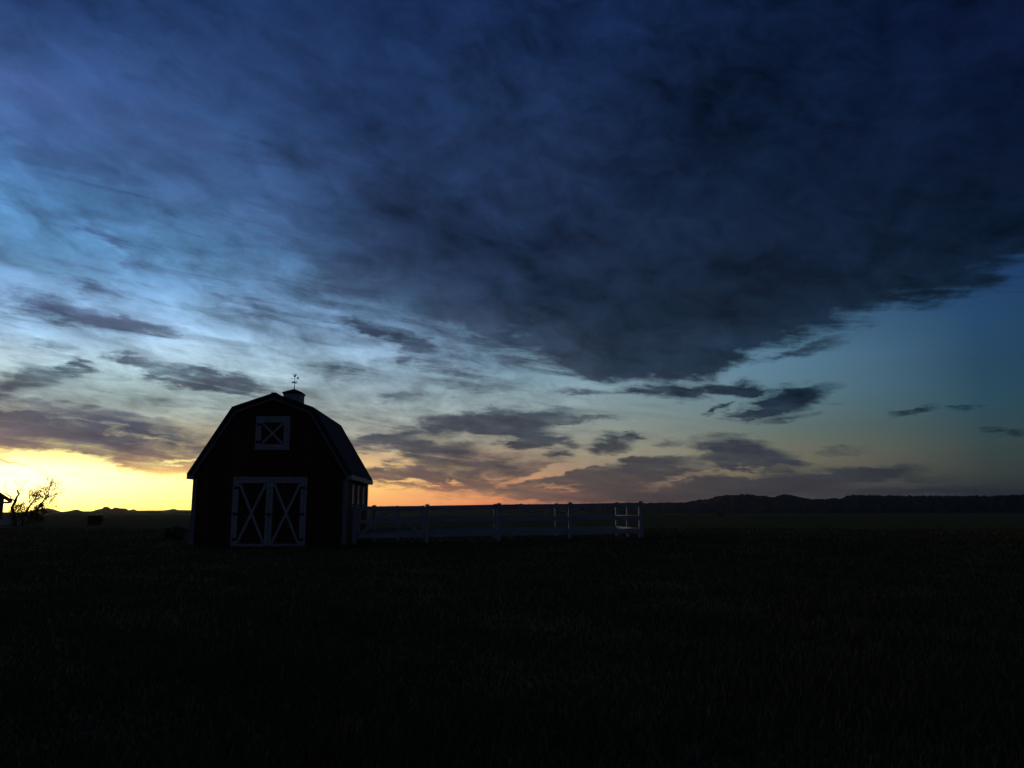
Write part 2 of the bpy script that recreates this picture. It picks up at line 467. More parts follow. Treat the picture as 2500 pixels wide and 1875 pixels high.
def board_pattern(m, base, axis, pitch, groove=0.08, dark=0.35, c1=None):
    """vertical boards / shingle courses: grooves, board-to-board tone, grain"""
    nt = m.node_tree
    h = G(nt)
    b = nt.nodes['Principled BSDF']
    t = nt.nodes.new('ShaderNodeTexCoord')
    sp = nt.nodes.new('ShaderNodeSeparateXYZ')
    nt.links.new(t.outputs['Object'], sp.inputs[0])
    if axis == 'XY':
        v = h.math('ADD', sp.outputs[0], sp.outputs[1])
    else:
        v = sp.outputs[axis]
    v = h.math('DIVIDE', v, pitch)
    fr = h.math('FRACT', v)
    fl = h.math('FLOOR', v)
    gr = h.math('LESS_THAN', fr, groove)
    wn = nt.nodes.new('ShaderNodeTexWhiteNoise')
    wn.noise_dimensions = '1D'
    nt.links.new(fl, wn.inputs['W'])
    n1, _ = h.noise(t.outputs['Object'], 2.5, 7, 0.65)
    k = h.math('MULTIPLY_ADD', wn.outputs[0], 0.35, h.math('MULTIPLY_ADD', n1, 0.8, 0.4))
    k = h.math('MULTIPLY', k, h.math('SUBTRACT', 1.0, h.math('MULTIPLY', gr, dark)))
    vs2 = nt.nodes.new('ShaderNodeVectorMath')
    vs2.operation = 'SCALE'
    vs2.inputs[0].default_value = base
    nt.links.new(k, vs2.inputs['Scale'])
    nt.links.new(vs2.outputs[0], b.inputs['Base Color'])
    bn = nt.nodes.new('ShaderNodeBump')
    bn.inputs['Strength'].default_value = 0.6
    bn.inputs['Distance'].default_value = 0.012
    nt.links.new(h.math('SUBTRACT', h.math('MULTIPLY', n1, 0.3), gr), bn.inputs['Height'])
    nt.links.new(bn.outputs[0], b.inputs['Normal'])


board_pattern(M_RED, (.10, .050, .036), 'XY', 0.20)
board_pattern(M_ROOF, (.045, .047, .055), 2, 0.16, 0.10, 0.5)


class MB:
    def __init__(s):
        s.v, s.f = [], []

    def add(s, vs, fs):
        o = len(s.v)
        s.v += [tuple(p) for p in vs]
        s.f += [tuple(i + o for i in f) for f in fs]

    def box(s, x0, x1, y0, y1, z0, z1):
        v = [(x, y, z) for x in (x0, x1) for y in (y0, y1) for z in (z0, z1)]
        s.add(v, [(0, 1, 3, 2), (4, 6, 7, 5), (0, 4, 5, 1), (2, 3, 7, 6), (0, 2, 6, 4), (1, 5, 7, 3)])
        return s

    def bar(s, a, b, w, t, up=(0, 0, 1)):
        """rectangular bar from a to b; w across (perpendicular to up), t along up"""
        a, b = Vector(a), Vector(b)
        d = (b - a).normalized()
        u = Vector(up)
        sdir = d.cross(u)
        if sdir.length < 1e-5:
            sdir = Vector((1, 0, 0))
        sdir.normalize()
        u = sdir.cross(d).normalized()
        vs = []
        for p in (a, b):
            for i, j in ((-1, -1), (1, -1), (1, 1), (-1, 1)):
                vs.append(p + sdir * (w / 2 * i) + u * (t / 2 * j))
        s.add(vs, [(3, 2, 1, 0), (4, 5, 6, 7), (0, 1, 5, 4), (1, 2, 6, 5), (2, 3, 7, 6), (3, 0, 4, 7)])
        return s

    def prism(s, poly, y0, y1):
        """poly: (x, z) list, extruded along y"""
        n = len(poly)
        vs = [(x, y0, z) for x, z in poly] + [(x, y1, z) for x, z in poly]
        fs = [tuple(range(n)), tuple(range(2 * n - 1, n - 1, -1))]
        for i in range(n):
            j = (i + 1) % n
            fs.append((i, i + n, j + n, j))
        s.add(vs, fs)
        return s

    def tube(s, pts, rads, n=6):
        pts = [Vector(p) for p in pts]
        vs, fs = [], []
        prev = Vector((0.3, 0.9, 0.1))
        for i, p in enumerate(pts):
            d = (pts[min(i + 1, len(pts) - 1)] - pts[max(i - 1, 0)])
            d = d.normalized() if d.length > 1e-9 else Vector((0, 0, 1))
            a = d.cross(prev)
            if a.length < 1e-4:
                a = d.cross(Vector((1, 0, 0)))
            a.normalize()
            b = d.cross(a)
            for k in range(n):
                t = 2 * math.pi * k / n
                vs.append(p + (a * math.cos(t) + b * math.sin(t)) * rads[i])
        for i in range(len(pts) - 1):
            for k in range(n):
                k2 = (k + 1) % n
                fs.append((i * n + k, i * n + k2, (i + 1) * n + k2, (i + 1) * n + k))
        fs.append(tuple(range(n - 1, -1, -1)))
        fs.append(tuple(range((len(pts) - 1) * n, len(pts) * n)))
        s.add(vs, fs)
        return s

    def build(s, name, m, parent=None, bevel=0.0, label=None):
        me = bpy.data.meshes.new(name)
        me.from_pydata(s.v, [], s.f)
        me.materials.append(m)
        bm = bmesh.new()
        bm.from_mesh(me)
        bmesh.ops.recalc_face_normals(bm, faces=bm.faces)
        bm.to_mesh(me)
        bm.free()
        o = bpy.data.objects.new(name, me)
        COL.objects.link(o)
        if parent:
            o.parent = parent
        if bevel:
            md = o.modifiers.new('bevel', 'BEVEL')
            md.width = bevel
            md.segments = 2
            md.limit_method = 'ANGLE'
        if label:
            o['label'] = label
        return o


def tag(o, label, cat, group=None):
    o['label'], o['category'] = label, cat
    if group:
        o['group'] = group
    return o


def empty(name, loc, rz=0.0):
    o = bpy.data.objects.new(name, None)
    o.empty_display_size = 0.3
    COL.objects.link(o)
    o.location = loc
    o.rotation_euler = (0, 0, rz)
    return o


# ------------------------------------------------------------------ meadow
def grid_object(name, xs, ys, hf, m):
    nx, ny = len(xs), len(ys)
    vs = [(x, y, hf(x, y)) for y in ys for x in xs]
    fs = [(j * nx + i, j * nx + i + 1, (j + 1) * nx + i + 1, (j + 1) * nx + i) for j in range(ny - 1) for i in range(nx - 1)]
    me = bpy.data.meshes.new(name)
    me.from_pydata(vs, [], fs)
    me.materials.append(m)
    me.polygons.foreach_set('use_smooth', [True] * len(fs))
    o = bpy.data.objects.new(name, me)
    COL.objects.link(o)
    return o


def spread(a, b, n, p):
    return [a + (b - a) * (i / n) ** p for i in range(n + 1)]


xs = sorted(set([-x for x in spread(30, 6000, 24, 3)] + [x * 1.0 for x in range(-30, 31)] + spread(30, 6000, 24, 3)))
ys = sorted(set([-6000, -1500, -300, -60, -15] + [y * 1.0 for y in range(-6, 70)] + spread(70, 6000, 40, 3)))
ground = grid_object('ground', xs, ys, gz, M_GRASS)
ground['kind'] = 'structure'

# grass: clumped blades, dense near the camera
NB = 190000
u = rng.random(NB)
yy = 3.2 * (70 / 3.2) ** (u ** 0.85)
xx = (rng.random(NB) * 2 - 1) * (yy * 0.72 + 1.0)
clump = rng.normal(0, 1, (NB // 12 + 1, 2)) * 0
hgt = (0.05 + 0.075 * rng.random(NB)) * (1 + 0.5 * np.sin(xx * 1.3 + 2 * np.sin(yy * .7)) * np.sin(yy * 1.1 + xx * .3))
wdt = 0.0035 + 0.0012 * yy ** 0.8
ang = rng.random(NB) * math.pi
lean = rng.normal(0, 0.35, (NB, 2)) * hgt[:, None]
# keep blades off the barn floor
th = R(2.77)
bx, by = -9.50, 31.85
lx = (xx - bx) * math.cos(th) + (yy - by) * math.sin(th)
ly = -(xx - bx) * math.sin(th) + (yy - by) * math.cos(th)
keep = ~((np.abs(lx) < 3.1) & (ly > -0.1) & (ly < 6.6))
xx, yy, hgt, wdt, ang, lean = (a[keep] for a in (xx, yy, hgt, wdt, ang, lean))
nb = len(xx)
zz = np.array([gz(a, b) for a, b in zip(xx, yy)])
cx, cy = np.cos(ang) * wdt, np.sin(ang) * wdt
V = np.zeros((nb, 3, 3))
V[:, 0] = np.stack([xx - cx, yy - cy, zz - 0.01], 1)
V[:, 1] = np.stack([xx + cx, yy + cy, zz - 0.01], 1)
V[:, 2] = np.stack([xx + lean[:, 0], yy + lean[:, 1], zz + hgt], 1)
# taller weeds left unmown along the walls and round the fence posts
wx, wy = [], []
for _ in range(9000):
    k = rng.random()
    if k < .45:
        a_, b_ = rng.uniform(-3.15, 3.3), -abs(rng.normal(0, .10)) - .10
        if abs(a_) < 1.45 and rng.random() < .75:
            continue
    elif k < .6:
        a_, b_ = 3.08 + abs(rng.normal(0, .1)), rng.uniform(0, 6.4)
    elif k < .7:
        a_, b_ = -3.08 - abs(rng.normal(0, .1)), rng.uniform(0, 6.4)
    else:
        a_, b_ = 3.3 + 2.9 * rng.integers(0, 5) + rng.normal(0, .16), .35 + rng.normal(0, .12)
        if rng.random() < .35:
            a_ = rng.uniform(3.2, 15.2)
    wx.append(bx + a_ * math.cos(th) - b_ * math.sin(th))
    wy.append(by + a_ * math.sin(th) + b_ * math.cos(th))
nw = len(wx)
wx, wy = np.array(wx), np.array(wy)
wz_ = np.array([gz(a, b) for a, b in zip(wx, wy)])
wh = rng.gamma(2.2, .035, nw) + .04
wa = rng.random(nw) * math.pi
wl = rng.normal(0, .3, (nw, 2)) * wh[:, None]
V2 = np.zeros((nw, 3, 3))
V2[:, 0] = np.stack([wx - np.cos(wa) * .012, wy - np.sin(wa) * .012, wz_ - .01], 1)
V2[:, 1] = np.stack([wx + np.cos(wa) * .012, wy + np.sin(wa) * .012, wz_ - .01], 1)
V2[:, 2] = np.stack([wx + wl[:, 0], wy + wl[:, 1], wz_ + wh], 1)
V = np.concatenate([V, V2])
nb = len(V)
me = bpy.data.meshes.new('grass')
me.vertices.add(nb * 3)
me.vertices.foreach_set('co', V.reshape(-1))
me.loops.add(nb * 3)
me.loops.foreach_set('vertex_index', np.arange(nb * 3, dtype=np.int32))
me.polygons.add(nb)
me.polygons.foreach_set('loop_start', np.arange(0, nb * 3, 3, dtype=np.int32))
me.polygons.foreach_set('loop_total', np.full(nb, 3, dtype=np.int32))
me.materials.append(M_BLADE)
me.update()
me.validate()
grass = bpy.data.objects.new('grass', me)
COL.objects.link(grass)
grass['kind'] = 'stuff'
tag(grass, 'short meadow grass growing over the whole dark foreground', 'grass')

# ------------------------------------------------------------------ badland hills on the skyline
PROF = [(-900, 1246), (-300, 1244), (0, 1250), (30, 1251), (61, 1250), (80, 1246), (93, 1243), (115, 1240), (130, 1243), (150, 1249.5),
        (165, 1248), (187, 1243.5), (202, 1248), (224, 1248), (239, 1243), (250, 1241.5), (254, 1237.5), (263, 1237), (272, 1243),
        (280, 1239), (295, 1241), (308, 1241.5), (314, 1245.5), (328, 1243), (334, 1246.5), (399, 1246), (412, 1244.5), (425, 1242),
        (434, 1245), (469, 1245.5), (600, 1243), (850, 1236), (945, 1236), (965, 1236.2), (972, 1234), (978, 1237), (1035, 1237),
        (1100, 1235.5), (1219, 1233), (1276, 1231), (1352, 1230.5), (1447, 1230), (1513, 1229), (1580, 1227.5), (1670, 1226.5),
        (1695, 1222), (1709, 1219), (1735, 1218.5), (1748, 1211), (1780, 1208.5), (1816, 1207), (1840, 1209), (1868, 1210),
        (1889, 1214.5), (1903, 1209), (1915, 1206.5), (1935, 1209), (1954, 1214), (1988, 1219), (2014, 1219), (2027, 1216.5),
        (2057, 1217), (2066, 1210.5), (2087, 1208), (2147, 1209), (2207, 1210.5), (2300, 1210.5), (2409, 1210), (2469, 1209),
        (2500, 1207.5), (2700, 1206), (3300, 1214)]
pa = np.array([azel(x, y)[0] for x, y in PROF])
pe = np.array([math.tan(R(azel(x, y)[1])) for x, y in PROF])


def vnoise(x, y, seed):
    """smooth value noise on numpy arrays"""
    xi, yi = np.floor(x).astype(int), np.floor(y).astype(int)
    fx, fy = x - xi, y - yi
    fx, fy = fx * fx * (3 - 2 * fx), fy * fy * (3 - 2 * fy)

    def hsh(a, b):
        k = (a * 374761393 + b * 668265263 + seed * 144665) & 0x7fffffff
        k = (k ^ (k >> 13)) * 1274126177 & 0x7fffffff
        return ((k ^ (k >> 16)) & 0xffff) / 65535.0
    return (hsh(xi, yi) * (1 - fx) + hsh(xi + 1, yi) * fx) * (1 - fy) + (hsh(xi, yi + 1) * (1 - fx) + hsh(xi + 1, yi + 1) * fx) * fy


def hills_mesh():
    na, nr = 1300, 46
    azs = np.linspace(-58, 58, na)
    base = np.interp(azs, pa, pe)
    rr = np.concatenate([np.linspace(900, 1500, 34), np.linspace(1520, 2300, 12)])
    A, RR = np.meshgrid(azs, rr)
    t = np.clip((RR - 900) / 600, 0, 1)
    shape = np.where(RR <= 1500, t ** 1.7, 1 - 0.9 * np.clip((RR - 1500) / 800, 0, 1))
    crest = base[None, :] * 1500 + CAM_H
    n = 0
    for o in range(5):
        k = 2.0 ** o
        n = n + (vnoise(A * 1.6 * k + 50, RR / 160 * k, 3 + o) - .5) / k
    rough = (vnoise(A * 24 + 900, RR * 0 + 3, 21) - .5) * 1.5 + (vnoise(A * 9 + 900, RR * 0 + 3, 22) - .5) * 1.4
    hi = np.clip(base[None, :] / 0.02, 0, 1)
    Z = crest * shape + n * crest * 0.5 * np.sin(np.pi * np.clip(shape, 0, 1)) + rough * hi * (t > .8) * 1.5
    Z[0] = -1.5
    X = np.sin(np.radians(A)) * RR
    Y = np.cos(np.radians(A)) * RR
    vs = np.stack([X, Y, Z], -1).reshape(-1, 3)
    fs = [(j * na + i, j * na + i + 1, (j + 1) * na + i + 1, (j + 1) * na + i) for j in range(len(rr) - 1) for i in range(na - 1)]
    me = bpy.data.meshes.new('hills')
    me.from_pydata(vs.tolist(), [], fs)
    me.materials.append(M_HILL)
    o = bpy.data.objects.new('hills', me)
    COL.objects.link(o)
    o['kind'] = 'structure'


hills_mesh()

# ------------------------------------------------------------------ the barn
barn = empty('barn', (bx, by, 0.0), th)
tag(barn, 'dark red gambrel-roofed barn with white crossed double doors and a small cupola', 'barn')
HW, D = 2.97, 6.35
prof = [(-HW, 0), (-HW, 2.98), (-1.53, 5.37), (0, 5.92), (1.53, 5.37), (HW, 2.98), (HW, 0)]
MB().prism(prof, 0, D).build('wall', M_RED, barn)


def off(poly_out, t):
    return poly_out


# roof: four slabs
out_r = [(3.20, 2.86), (1.60, 5.52), (0.0, 6.09)]
in_r = [(3.06, 2.80), (1.50, 5.34), (0.0, 5.90)]
rf = MB()
full_out = [(-x, z) for x, z in out_r] + [(x, z) for x, z in reversed(out_r[:-1])]
full_in = [(-x, z) for x, z in in_r] + [(x, z) for x, z in reversed(in_r[:-1])]
rf.prism(full_out + full_in[::-1], -0.22, D + 0.22)
roof = rf.build('roof', M_ROOF, barn)
# ridge cap
MB().bar((0, -0.21, 6.088), (0, D + 0.21, 6.088), 0.20, 0.03).build('ridge_cap', M_ROOF, barn)
# rake boards under the shingle edge, front and back
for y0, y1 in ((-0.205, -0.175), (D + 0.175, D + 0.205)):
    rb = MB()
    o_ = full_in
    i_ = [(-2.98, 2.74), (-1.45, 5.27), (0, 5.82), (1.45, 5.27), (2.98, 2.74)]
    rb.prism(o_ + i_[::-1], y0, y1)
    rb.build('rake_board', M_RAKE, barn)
# boxed eaves with soffit
for s in (-1, 1):
    e = MB()
    x0, x1 = sorted((s * 2.975, s * 3.17))
    e.box(x0, x1, -0.20, D + 0.20, 2.68, 2.80)
    e.box(*sorted((s * 3.14, s * 3.19)), -0.21, D + 0.21, 2.67, 2.87)
    e.build('eave', M_TRIM, barn)
# corner boards
for s in (-1, 1):
    for f in (0, 1):
        c = MB()
        y = -0.03 if f == 0 else D + 0.03
        c.box(*sorted((s * 2.84, s * 3.0)), *sorted((y, y + (0.03 if f == 0 else -0.03))), 0.0, 2.68)
        c.box(*sorted((s * 2.972, s * 3.0)), *sorted((y + (0.03 if f == 0 else -0.03), y + (0.14 if f == 0 else -0.14))), 0.0, 2.68)
        c.build('corner_board', M_CORNER, barn)


def hinge(mb, x, z, s):
    mb.box(*sorted((x, x + s * 0.17)), -0.115, -0.085, z - 0.035, z + 0.035)
    mb.box(*sorted((x, x - s * 0.035)), -0.125, -0.085, z - 0.06, z + 0.06)
    return mb


def x_door(x0, x1, z0, z1, fw, hinge_side, zs, name, brace=0.095):
    """panel door with frame and crossed boards on the front wall, y from -0.03 to -0.09"""
    p = MB().box(x0, x1, -0.055, -0.002, z0, z1).build(name, M_RED, barn)
    fr = MB()
    fr.box(x0, x0 + fw, -0.085, -0.055, z0, z1)
    fr.box(x1 - fw, x1, -0.085, -0.055, z0, z1)
    fr.box(x0 + fw, x1 - fw, -0.083, -0.055, z1 - fw, z1)
    fr.box(x0 + fw, x1 - fw, -0.083, -0.055, z0, z0 + fw)
    fr.build('door_frame', M_TRIM, p)
    a, b, c, d = x0 + fw, x1 - fw, z0 + fw, z1 - fw
    br = MB()
    m_ = brace * 0.35
    br.bar((a + m_, -0.070, d - m_), (b - m_, -0.070, c + m_), brace, 0.022, up=(0, -1, 0))
    br.bar((a + m_, -0.0705, c + m_), (b - m_, -0.0705, d - m_), brace, 0.025, up=(0, -1, 0))
    br.build('cross_brace', M_TRIM, p)
    for z in zs:
        hx = x0 + 0.0 if hinge_side < 0 else x1
        hinge(MB(), hx, z, 1 if hinge_side < 0 else -1).build('hinge', M_IRON, p)
    return p


# main double doors: casing 2.86 wide
cas = MB()
DXC = 0.0
cas.box(-1.43, -1.33, -0.06, 0.002, 0.03, 2.66)
cas.box(1.33, 1.43, -0.06, 0.002, 0.03, 2.66)
cas.box(-1.43, 1.43, -0.062, 0.002, 2.66, 2.76)
cas.build('door_casing', M_TRIM, barn)
x_door(-1.325, -0.008, 0.06, 2.645, 0.125, -1, (0.35, 1.32, 2.34), 'door')
x_door(0.008, 1.325, 0.06, 2.645, 0.125, 1, (0.35, 1.32, 2.34), 'door')
# latch
MB().box(-0.10, 0.10, -0.115, -0.087, 1.30, 1.34).box(-0.02, 0.05, -0.13, -0.09, 1.24, 1.30).build('latch', M_IRON, barn)
# loft door
cas = MB()
cas.box(-0.67, -0.58, -0.06, 0.002, 3.90, 5.06)
cas.box(0.58, 0.67, -0.06, 0.002, 3.90, 5.06)
cas.box(-0.67, 0.67, -0.062, 0.002, 5.06, 5.165)
cas.box(-0.67, 0.67, -0.075, 0.002, 3.83, 3.90)
cas.build('loft_casing', M_TRIM, barn)
x_door(-0.575, 0.575, 3.91, 5.05, 0.135, -1, (4.13, 4.83), 'loft_door', brace=0.085)

# three windows in the right-hand wall
for yc in (1.72, 3.29, 4.92):
    w, z0, z1 = 0.29, 1.66, 2.44
    f = MB()
    xw = HW + 0.001
    f.box(xw, xw + 0.03, yc - w - 0.07, yc - w, z0 - 0.02, z1)
    f.box(xw, xw + 0.03, yc + w, yc + w + 0.07, z0 - 0.02, z1)
    f.box(xw, xw + 0.035, yc - w - 0.09, yc + w + 0.09, z1, z1 + 0.09)
    f.box(xw, xw + 0.05, yc - w - 0.09, yc + w + 0.09, z0 - 0.08, z0 - 0.02)
    win = f.build('window', M_TRIM, barn)
    MB().box(xw, xw + 0.010, yc - w, yc + w, z0 - 0.02, z1).build('pane', M_GLASS, win)
    MB().box(xw + 0.010, xw + 0.02, yc - w, yc + w, 2.03, 2.065).box(xw + 0.010, xw + 0.019, yc - 0.012, yc + 0.012, z0 - .02, z1).build('muntin', M_TRIM, win)

# cupola on the ridge
CY = 3.42
cup = MB().box(-0.38, 0.38, CY - 0.38, CY + 0.38, 5.76, 6.56)
cupo = cup.build('cupola', M_TRIM, barn)
cr = MB()
ap = (0, CY, 6.80)
e0, e1 = 0.42, 6.53
cr.add([(-e0, CY - e0, e1), (e0, CY - e0, e1), (e0, CY + e0, e1), (-e0, CY + e0, e1),
        (-e0, CY - e0, e1 + .07), (e0, CY - e0, e1 + .07), (e0, CY + e0, e1 + .07), (-e0, CY + e0, e1 + .07), ap],
       [(3, 2, 1, 0), (0, 1, 5, 4), (1, 2, 6, 5), (2, 3, 7, 6), (3, 0, 4, 7), (4, 5, 8), (5, 6, 8), (6, 7, 8), (7, 4, 8)])
cr.build('cupola_roof', M_ROOF, cupo)
for k in range(4):
    lv = MB()
    a = k * math.pi / 2
    for j in range(6):
        z = 6.18 + j * 0.055
        c0 = Vector((0, -0.41, z))
        rot = Matrix.Rotation(a, 3, 'Z')
        p0 = rot @ Vector((-0.27, -0.39, z))
        p1 = rot @ Vector((0.27, -0.39, z))
        lv.bar((p0.x, p0.y + CY, z), (p1.x, p1.y + CY, z), 0.03, 0.018)
    lv.build('louvre', M_TRIM, cupo)

# weathervane: rod, arms, letters, arrow, rooster
VZ = 6.80
va = MB()
va.tube([(0, CY, VZ - .04), (0, CY, VZ + .03), (0, CY, VZ + .2), (0, CY, VZ + .50)], [.035, .022, .010, .008], 8)
va.tube([(0, CY, VZ + .235), (0, CY, VZ + .27), (0, CY, VZ + .305)], [.006, .028, .006], 8)
vane = va.build('weathervane', M_IRON, barn)
ROT = Matrix.Rotation(R(-14), 3, 'Z')


def vp(x, z, y=0.0):
    p = ROT @ Vector((x, y, 0))
    return (p.x, p.y + CY, VZ + z)


arm = MB()
arm.bar(vp(-.07, .29), vp(.07, .29), .010, .010)
arm.bar(vp(0, .29, -.07), vp(0, .29, .07), .010, .010)
arm.build('direction_arm', M_IRON, vane)


def strokes(segs, cxp, cyp=0.0):
    mb = MB()
    for (x0, z0, x1, z1) in segs:
        mb.bar(vp(cxp + x0, .29 + z0, cyp), vp(cxp + x1, .29 + z1, cyp), .013, .016)
    return mb


h_, w_ = .043, .026
L_N = [(-w_, -h_, -w_, h_), (-w_, h_, w_, -h_), (w_, -h_, w_, h_)]
L_S = [(w_, h_, -w_, h_), (-w_, h_, -w_, 0), (-w_, 0, w_, 0), (w_, 0, w_, -h_), (w_, -h_, -w_, -h_)]
L_E = [(-w_, -h_, -w_, h_), (-w_, h_, w_, h_), (-w_, 0, w_ * .7, 0), (-w_, -h_, w_, -h_)]
L_W = [(-w_ * 1.3, h_, -w_ * .6, -h_), (-w_ * .6, -h_, 0, h_ * .3), (0, h_ * .3, w_ * .6, -h_), (w_ * .6, -h_, w_ * 1.3, h_)]
for segs, a, b in ((L_N, -.10, 0), (L_S, .10, 0), (L_E, 0, .10), (L_W, 0, -.10)):
    strokes(segs, a, b).build('letter', M_IRON, vane)
ar = MB()
ar.bar(vp(-.15, .455), vp(.12, .475), .009, .009)
ar.prism([(0, 0)] * 0 or [(-.20, .452), (-.155, .475), (-.155, .432)], -.004, .004) if False else None
tip = [vp(-.205, .452), vp(-.155, .478), vp(-.155, .430)]
ar.add([Vector(p) + Vector((0, d, 0)) for d in (-.004, .004) for p in tip], [(0, 1, 2), (5, 4, 3), (0, 3, 4, 1), (1, 4, 5, 2), (2, 5, 3, 0)])
tail = [vp(.10, .475), vp(.14, .525), vp(.20, .535), (vp(.185, .48)), vp(.20, .425), vp(.14, .435)]
nt_ = len(tail)
ar.add([Vector(p) + Vector((0, d, 0)) for d in (-.004, .004) for p in tail],
       [tuple(range(nt_)), tuple(range(2 * nt_ - 1, nt_ - 1, -1))] + [(i, i + nt_, (i + 1) % nt_ + nt_, (i + 1) % nt_) for i in range(nt_)])
ar.build('arrow', M_IRON, vane)
# rooster outline: head and tail raised, a deep notch of back between
ro = [(0, .50), (-.02, .53), (-.055, .56), (-.062, .60), (-.060, .645), (-.078, .655), (-.060, .668), (-.048, .69), (-.034, .668),
      (-.028, .63), (-.022, .60), (.004, .592), (.022, .612), (.020, .655), (.036, .682), (.062, .672), (.078, .63), (.074, .585), (.05, .55), (.02, .53)]
pr = [vp(x, z) for x, z in ro]
nr_ = len(pr)
rs = MB()
rs.add([Vector(p) + Vector((0, d, 0)) for d in (-.005, .005) for p in pr],
       [tuple(range(nr_)), tuple(range(2 * nr_ - 1, nr_ - 1, -1))] + [(i, i + nr_, (i + 1) % nr_ + nr_, (i + 1) % nr_) for i in range(nr_)])
rs.build('rooster', M_IRON, vane)

# ------------------------------------------------------------------ corral fence
dirx = Vector((math.cos(th), math.sin(th), 0))
diry = Vector((-math.sin(th), math.cos(th), 0))
r865 = ray(865, 1300)
P0 = Vector((r865[0] * 32.75, 32.75, 0))
SP, DEP = 2.90, 5.45
fence = empty('corral_fence', (P0.x, P0.y, 0), th)
tag(fence, 'white three-rail board fence making a corral beside the barn', 'fence')


def fl(i, dep=0.0):
    """fence-local ground height at panel position"""
    p = P0 + dirx * (SP * i) + diry * dep
    return gz(p.x, p.y)


def post(x, y, g0, top, w=0.145):
    mb = MB()
    mb.box(x - w / 2, x + w / 2, y - w / 2, y + w / 2, g0 - 0.15, top - 0.035)
    mb.box(x - w / 2 - .012, x + w / 2 + .012, y - w / 2 - .012, y + w / 2 + .012, top - 0.035, top)
    return mb.build('post', M_FENCE, fence, bevel=0.006)


TOPS = [1.66, 1.71, 1.76, 1.79, 1.84]
for i in range(5):
    post(SP * i, 0, fl(i), TOPS[i], 0.16 if i in (0, 4) else 0.145)
post(SP * .43, DEP, fl(.43, DEP), 1.66)
for i in range(2, 5):
    post(SP * i, DEP, fl(i, DEP), TOPS[i] + 0.02)
post(0.12, DEP, fl(0, DEP), 1.72)
post(SP * 4, DEP / 2, fl(4, DEP / 2), 1.82)


def rails(i0, i1, y, side=-1):
    za, zb = TOPS[i0] - 1.66, TOPS[i1] - 1.66
    for zc, h in ((1.52, 0.165), (1.00, 0.165), (0.46, 0.21)):
        a = (SP * i0 - 0.02, y + side * 0.088, zc + za)
        b = (SP * i1 + 0.02, y + side * 0.088, zc + zb)
        MB().bar(a, b, 0.032, h).build('rail', M_FENCE, fence, bevel=0.004)


for i in range(1, 4):
    rails(i, i + 1, 0, 1)
for i in range(0, 4):
    rails(i, i + 1, DEP, -1)
for y0, y1 in ((0.05, DEP / 2), (DEP / 2, DEP - 0.05)):
    for zc, h in ((1.52, 0.165), (1.00, 0.165), (0.46, 0.21)):
        z = zc + TOPS[4] - 1.66
        MB().bar((SP * 4 - 0.088, y0, z), (SP * 4 - 0.088, y1, z), 0.032, h).build('rail', M_FENCE, fence, bevel=0.004)
# gate in the first panel: stiles, rails, peaked braces
gt = MB()
gx0, gx1 = 0.10, SP - 0.10
gt.box(gx0, gx0 + 0.13, -0.03, 0.03, 0.36, 1.62)
gt.box(gx1 - 0.13, gx1, -0.03, 0.03, 0.36, 1.66)
for zc, h in ((1.54, 0.155), (1.01, 0.15), (0.46, 0.19)):
    gt.bar((gx0 + .13, 0, zc), (gx1 - .13, 0, zc + .03), 0.04, h)
gate = gt.build('gate', M_FENCE, fence, bevel=0.004)
gb = MB()
mid = (gx0 + gx1) / 2
gb.bar((gx0 + .15, -0.033, 0.50), (mid - .02, -0.033, 1.50), 0.11, 0.024, up=(0, -1, 0))
gb.bar((gx1 - .15, -0.034, 0.50), (mid + .02, -0.034, 1.50), 0.11, 0.024, up=(0, -1, 0))
gb.build('gate_brace', M_FENCE, gate)
for zh in (1.48, .52):
    MB().box(gx0 - .07, gx0 + .10, -.045, -.031, zh - .02, zh + .02).build('gate_hinge', M_IRON, gate)

# ------------------------------------------------------------------ house at the left edge
HY = 100.0
def at(px, py, Y):
    x, _, z = ray(px, py)
    return Vector((x * Y, Y, CAM_H + z * Y))
we = at(8, 1240, HY)
house = empty('house', (we.x, HY, 0), R(33))
tag(house, 'dark gabled house cut by the left edge of the photo', 'house')
W_, DP_ = 9.0, 11.0
ze = at(8, 1227, HY).z
te = at(27, 1221, HY)
ov = te.x - we.x
slope = 0.70
wz = te.z - .19 + ov * slope
MB().prism([(-W_, -.2), (-W_, wz), (-W_ / 2, wz + (W_ / 2) * slope), (0, wz), (0, -.2)], 0, DP_).build('wall', M_HOUSE, house)
zr = te.z
rp_o = [(ov, zr), (-W_ / 2, zr + (ov + W_ / 2) * slope), (-W_ - ov, zr)]
rp_i = [(ov, zr - .18), (-W_ / 2, zr - .18 + (ov + W_ / 2) * slope), (-W_ - ov, zr - .18)]
MB().prism(rp_o + rp_i[::-1], -0.8, DP_ + .8).build('roof', M_ROOF, house)
MB().box(0.004, ov - .02, -.75, DP_ + .75, ze - .02, zr - .20).build('eave', M_HOUSE, house)
MB().box(-W_ - ov + .02, -W_ - .004, -.75, DP_ + .75, ze - .02, zr - .20).build('eave', M_HOUSE, house)
for xw in (-2.6, -6.4):
    wf = MB().box(xw - .6, xw + .6, -.05, -.002, .9, 2.2).build('window', M_TRIM, house)
    MB().box(xw - .52, xw + .52, -.056, -.05, .98, 2.12).build('pane', M_GLASS, wf)


